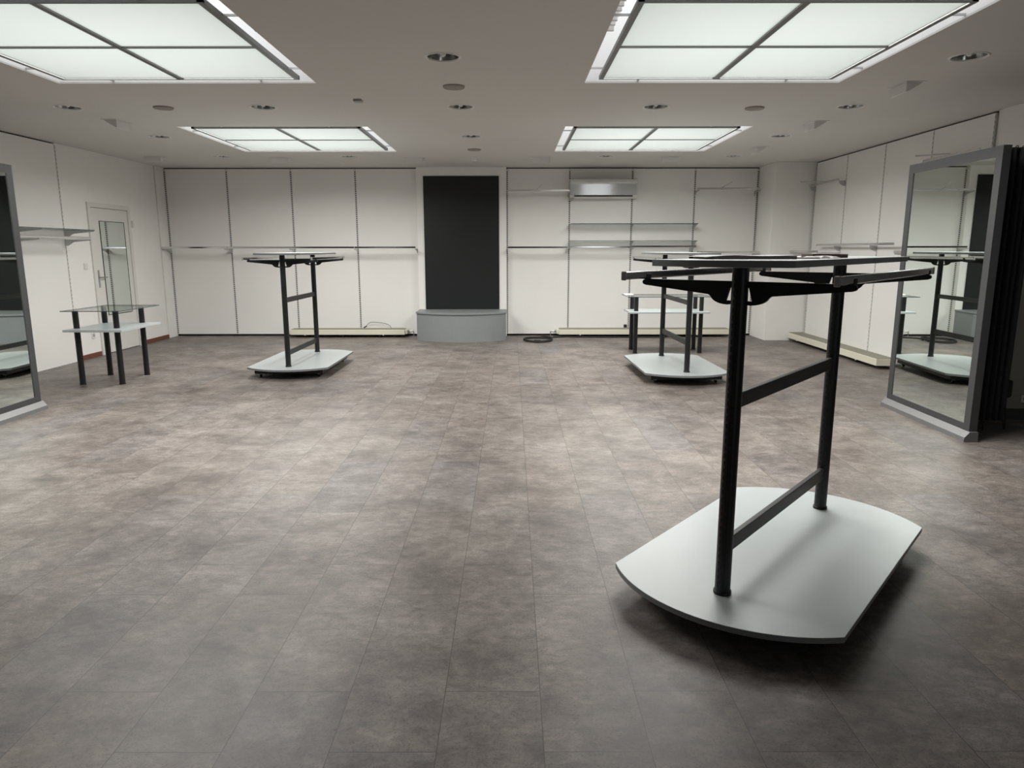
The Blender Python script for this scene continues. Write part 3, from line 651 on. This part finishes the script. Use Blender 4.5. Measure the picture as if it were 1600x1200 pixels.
# side wall rails: built along local x, wall plane at local y=0
def rail_side(side, y0, y1, z, off, label, brs, arms=(), name='hanging_rail', glass=None):
    X = XR - 0.0065 if side == 'right' else XL + 0.0065; rz = -PI / 2 if side == 'right' else PI / 2
    cy = (y0 + y1) / 2; t = thing(name, label, 'clothes rail' if glass is None else 'shelf', (X, cy, z), rz, 'chrome clothes rails on the walls' if glass is None else 'glass wall shelves')
    s = -1 if side == 'right' else 1      # local x = s*(y-cy)
    h = (y1 - y0) / 2
    if glass is None:
        MB().box(-h, h, -off - 0.0075, -off + 0.0075, -0.016, 0.016).build('rail', m_chrome, t, bevel=0.004)
    else:
        g = MB().box(-h, h, -off, -0.02, -0.008, 0).build('glass', m_glass, t)
        MB().box(-h, h, -off - 0.0015, -off, -0.008, 0).box(h, h + 0.0015, -off, -0.02, -0.008, 0).box(-h, h, -0.02, -0.0185, -0.008, 0).build('glass_edge', m_glassedge, g)
    for y in brs:
        x = s * (y - cy); q = max(off, 0.03); top = -0.016 if glass is None else -0.009
        arc = [(-q * 0.95 * math.cos(a), top - 0.075 * math.sin(a)) for a in [k * PI / 16 for k in range(0, 9)]] if q < 0.15 else [(-q - 0.006, top), (-q - 0.006, top - 0.012), (-0.11, -0.05), (-0.04, -0.095)]
        MB().prism([(0.001, top)] + arc + [(0.001, top - 0.08)], x - 0.003, x + 0.003, 'x').build('bracket', m_steel, t)
    for (ya, yb, oa) in arms:
        xa, xb = s * (ya - cy), s * (yb - cy)
        a = MB().box(min(xa, xb), max(xa, xb), -oa - 0.007, -oa + 0.007, 0.02, 0.034).box(min(xa, xb), min(xa, xb) + 0.014, -oa, -off, 0.018, 0.032)
        a.build('arm', m_steel, t, bevel=0.002)
    return t
def side_arm_rail(y0, y1, z, label, brs, tip):
    t = rail_side('right', y0, y1, z, 0.10, label, brs)
    cy = (y0 + y1) / 2; b = Vector((-(sum(brs) / len(brs) - cy), -0.10, 0.018))
    e_ = Vector((-(tip[1] - cy), tip[0] - XR, tip[2] - z))
    MB().tube([b, e_], 0.008).cyl(e_, e_ + (e_ - b).normalized() * 0.012, 0.011).build('hook_arm', m_steel, t)
side_arm_rail(SR[1] + 0.0, SR[0] - 0.02, 2.43, 'upper clothes rail on the right wall beside the corner column, with hook arm', [SR[1] + 0.01, SR[0] - 0.03], (4.45, 11.25, 2.47))
side_arm_rail(SR[4] + 0.02, SR[3] - 0.02, 2.43, 'upper clothes rail on the right wall above the large mirror, with hook arm', [SR[4] + 0.03, SR[3] - 0.03], (4.45, 8.10, 2.46))
rail_side('right', 8.77, 11.0, 1.520, 0.10, 'long lower clothes rail on the right wall with two quarter round brackets', [SR[1], SR[2]])
rail_side('right', SR[1] - 0.02, 11.43, 1.425, 0.33, 'low clothes rail beside the corner column, partly behind the papers', [SR[1], 11.40])
rail_side('right', SR[4], SR[3] + 0.03, 1.425, 0.30, 'clothes rail on the right wall hidden behind the large mirror', [SR[3], SR[4] + 0.05])
rail_side('left', 7.25, 9.345, 1.607, 0.33, 'chrome clothes rail on the left wall under the glass shelf', [SLY - 0.01, SLY - 1.03])
rail_side('left', 7.25, 9.37, 1.712, 0.38, 'long glass shelf on the left wall beside the left mirror', [SLY, SLY - 1.034], glass=1, name='glass_shelf')

# ------------------------------------------------------------------ radiators
def radiator(label, loc, rz, L, valves):
    t = thing('radiator', label, 'radiator', loc, rz, 'low cream convector radiators')   # local x along, y=0 wall side, -y room
    D = 0.27; h = L / 2
    body = MB().box(-h, h, -D, -0.02, 0.047, 0.132).build('casing', m_cream, t, bevel=0.004)
    mb = MB().box(-h + 0.01, h - 0.01, -D + 0.012, -0.03, 0.131, 0.134, 0)
    k = -D + 0.02
    while k < -0.04: mb.box(-h + 0.012, h - 0.012, k, k + 0.006, 0.1335, 0.139, 0); k += 0.014
    mb.build('grille', m_grille, t)
    for k in (-0.72, -0.1, 0.55):
        MB().box(k * h - 0.015, k * h + 0.015, -D + 0.06, -0.06, 0.0, 0.048).build('foot', m_rubber, t)
    for k in (-0.75, 0.62):
        MB().cyl((k * h, -D + 0.012, 0.036), (k * h, -D + 0.012, 0.05), 0.012).build('vent_cap', m_white, t)
    for sgn, kind in valves:
        x = sgn * h
        v = MB().cyl((x, -0.15, 0.09), (x + sgn * 0.06, -0.15, 0.09), 0.011).cyl((x + sgn * 0.06, -0.15, 0.075), (x + sgn * 0.06, -0.15, 0.108), 0.018).tube([(x + sgn * 0.06, -0.15, 0.09), (x + sgn * 0.125, -0.15, 0.095), (x + sgn * 0.135, -0.15, 0.085), (x + sgn * 0.135, -0.15, 0.002)], 0.008)
        v.cyl((x + sgn * 0.135, -0.15, 0), (x + sgn * 0.135, -0.15, 0.008), 0.026)
        v.build('valve', m_steel, t)
        MB().cyl((x + sgn * 0.07, -0.15, 0.09), (x + sgn * 0.125, -0.15, 0.10), 0.022, 0.019).build('valve_knob', m_white, t)
        MB().box(*sorted((x - sgn * 0.001, x + sgn * 0.035)), -D + 0.03, -0.05, 0.055, 0.122).build('end_cover', m_cream, t, bevel=0.004)
    return t
radiator('low cream radiator along the back wall left of the black board', (-2.765, YB, 0), 0, 1.93, [(1, 0), (-1, 0)])
radiator('low cream radiator along the back wall behind the right stand', (2.235, YB, 0), 0, 2.88, [(-1, 0)])
radiator('low cream radiator along the right wall beside the large mirror', (XR, 10.03, 0), -PI / 2, 2.85, [])
o = MB().tube(catmull([(-2.53, 12.10, 0.141), (-2.50, 12.10, 0.155), (-2.44, 12.12, 0.222), (-2.36, 12.12, 0.240), (-2.18, 12.12, 0.218), (-2.09, 12.11, 0.185), (-2.06, 12.10, 0.142)]), 0.004).cyl((-2.53, 12.10, 0.145), (-2.475, 12.105, 0.175), 0.010).build('cable', m_rubber)
tag(o, 'thin dark cable looping up from the left radiator', 'cable')
tag(MB().box(1.925, 1.975, YB - 0.05, YB - 0.0075, 0.142, 0.19).build('plug_adapter', m_rubber, bevel=0.003), 'small black plug on the back wall above the right radiator', 'plug')
# coiled cord on the floor
pts = []
for k in range(0, 29):
    a = PI * 0.1 + k * 2 * PI / 13; pts.append((0.43 + 0.23 * math.cos(a) + 0.02 * math.sin(2 * a), 11.45 + 0.27 * math.sin(a) + 0.02 * (k // 13), 0.012 + 0.014 * (k // 13)))
pts += [(0.50, 11.72, 0.012), (0.80, 11.86, 0.012), (1.2, 11.86, 0.012), (1.9, 11.85, 0.012), (2.6, 11.87, 0.012)]
o = MB().tube(catmull(pts, 6), 0.010).cyl((0.36, 11.28, 0.02), (0.46, 11.24, 0.02), 0.02).build('power_cord', m_rubber)
tag(o, 'black power cord coiled on the floor right of the podium', 'cord')

# ------------------------------------------------------------------ air conditioner
t = thing('air_conditioner', 'glossy white wall air conditioner high on the back wall', 'air conditioner', (1.51, YB - 0.0075, 2.28))
prof = [(0.0, 0.0), (0.0, 0.312), (-0.12, 0.312), (-0.19, 0.300), (-0.205, 0.26), (-0.208, 0.14), (-0.203, 0.05), (-0.195, 0.028), (-0.13, 0.0)]
MB().prism(prof[:3] + [(-0.185, 0.298), (-0.190, 0.26), (-0.190, 0.05), (-0.185, 0.028), (-0.13, 0.0)], -0.552, 0.552, 'x').build('housing', m_white, t, bevel=0.006)
n = 12; vs = []; P2 = [(-0.18, 0.308), (-0.210, 0.303), (-0.2165, 0.290), (-0.2118, 0.22), (-0.2072, 0.15), (-0.2030, 0.088), (-0.2005, 0.052)]
mb = MB(); vs = [(x, a, b) for x in (-0.545, 0.535) for a, b in P2]; k = len(P2)
vs += [(x, a + 0.006, b - 0.0005) for x in (-0.545, 0.535) for a, b in P2]
fs = [(i, i + 1, k + i + 1, k + i) for i in range(k - 1)]
mb.add(vs, fs, 0, True); mb.add(vs, [tuple(range(k)) + tuple(range(3 * k - 1, 2 * k - 1, -1)), tuple(range(2 * k - 1, k - 1, -1)) + tuple(range(3 * k, 4 * k)), (k - 1, 2 * k - 1, 4 * k - 1, 3 * k - 1), (0, 2 * k, 3 * k, k)], 0)
mb.build('front_panel', m_acgloss, t)
MB().box(-0.485, 0.47, -0.1995, -0.15, 0.026, 0.046).build('outlet_slot', m_gap, t)
MB().prism([(-0.2, 0.026), (-0.203, 0.022), (-0.135, -0.004), (-0.13, 0.0)], -0.485, 0.47, 'x').build('flap', m_white, t)
MB().box(-0.498, -0.445, -0.2088, -0.204, 0.060, 0.066).build('name_mark', m_greyplastic, t)
MB().box(-0.552, -0.487, -0.15, -0.02, -0.022, 0.004).build('drain_cover', m_greyplastic, t)
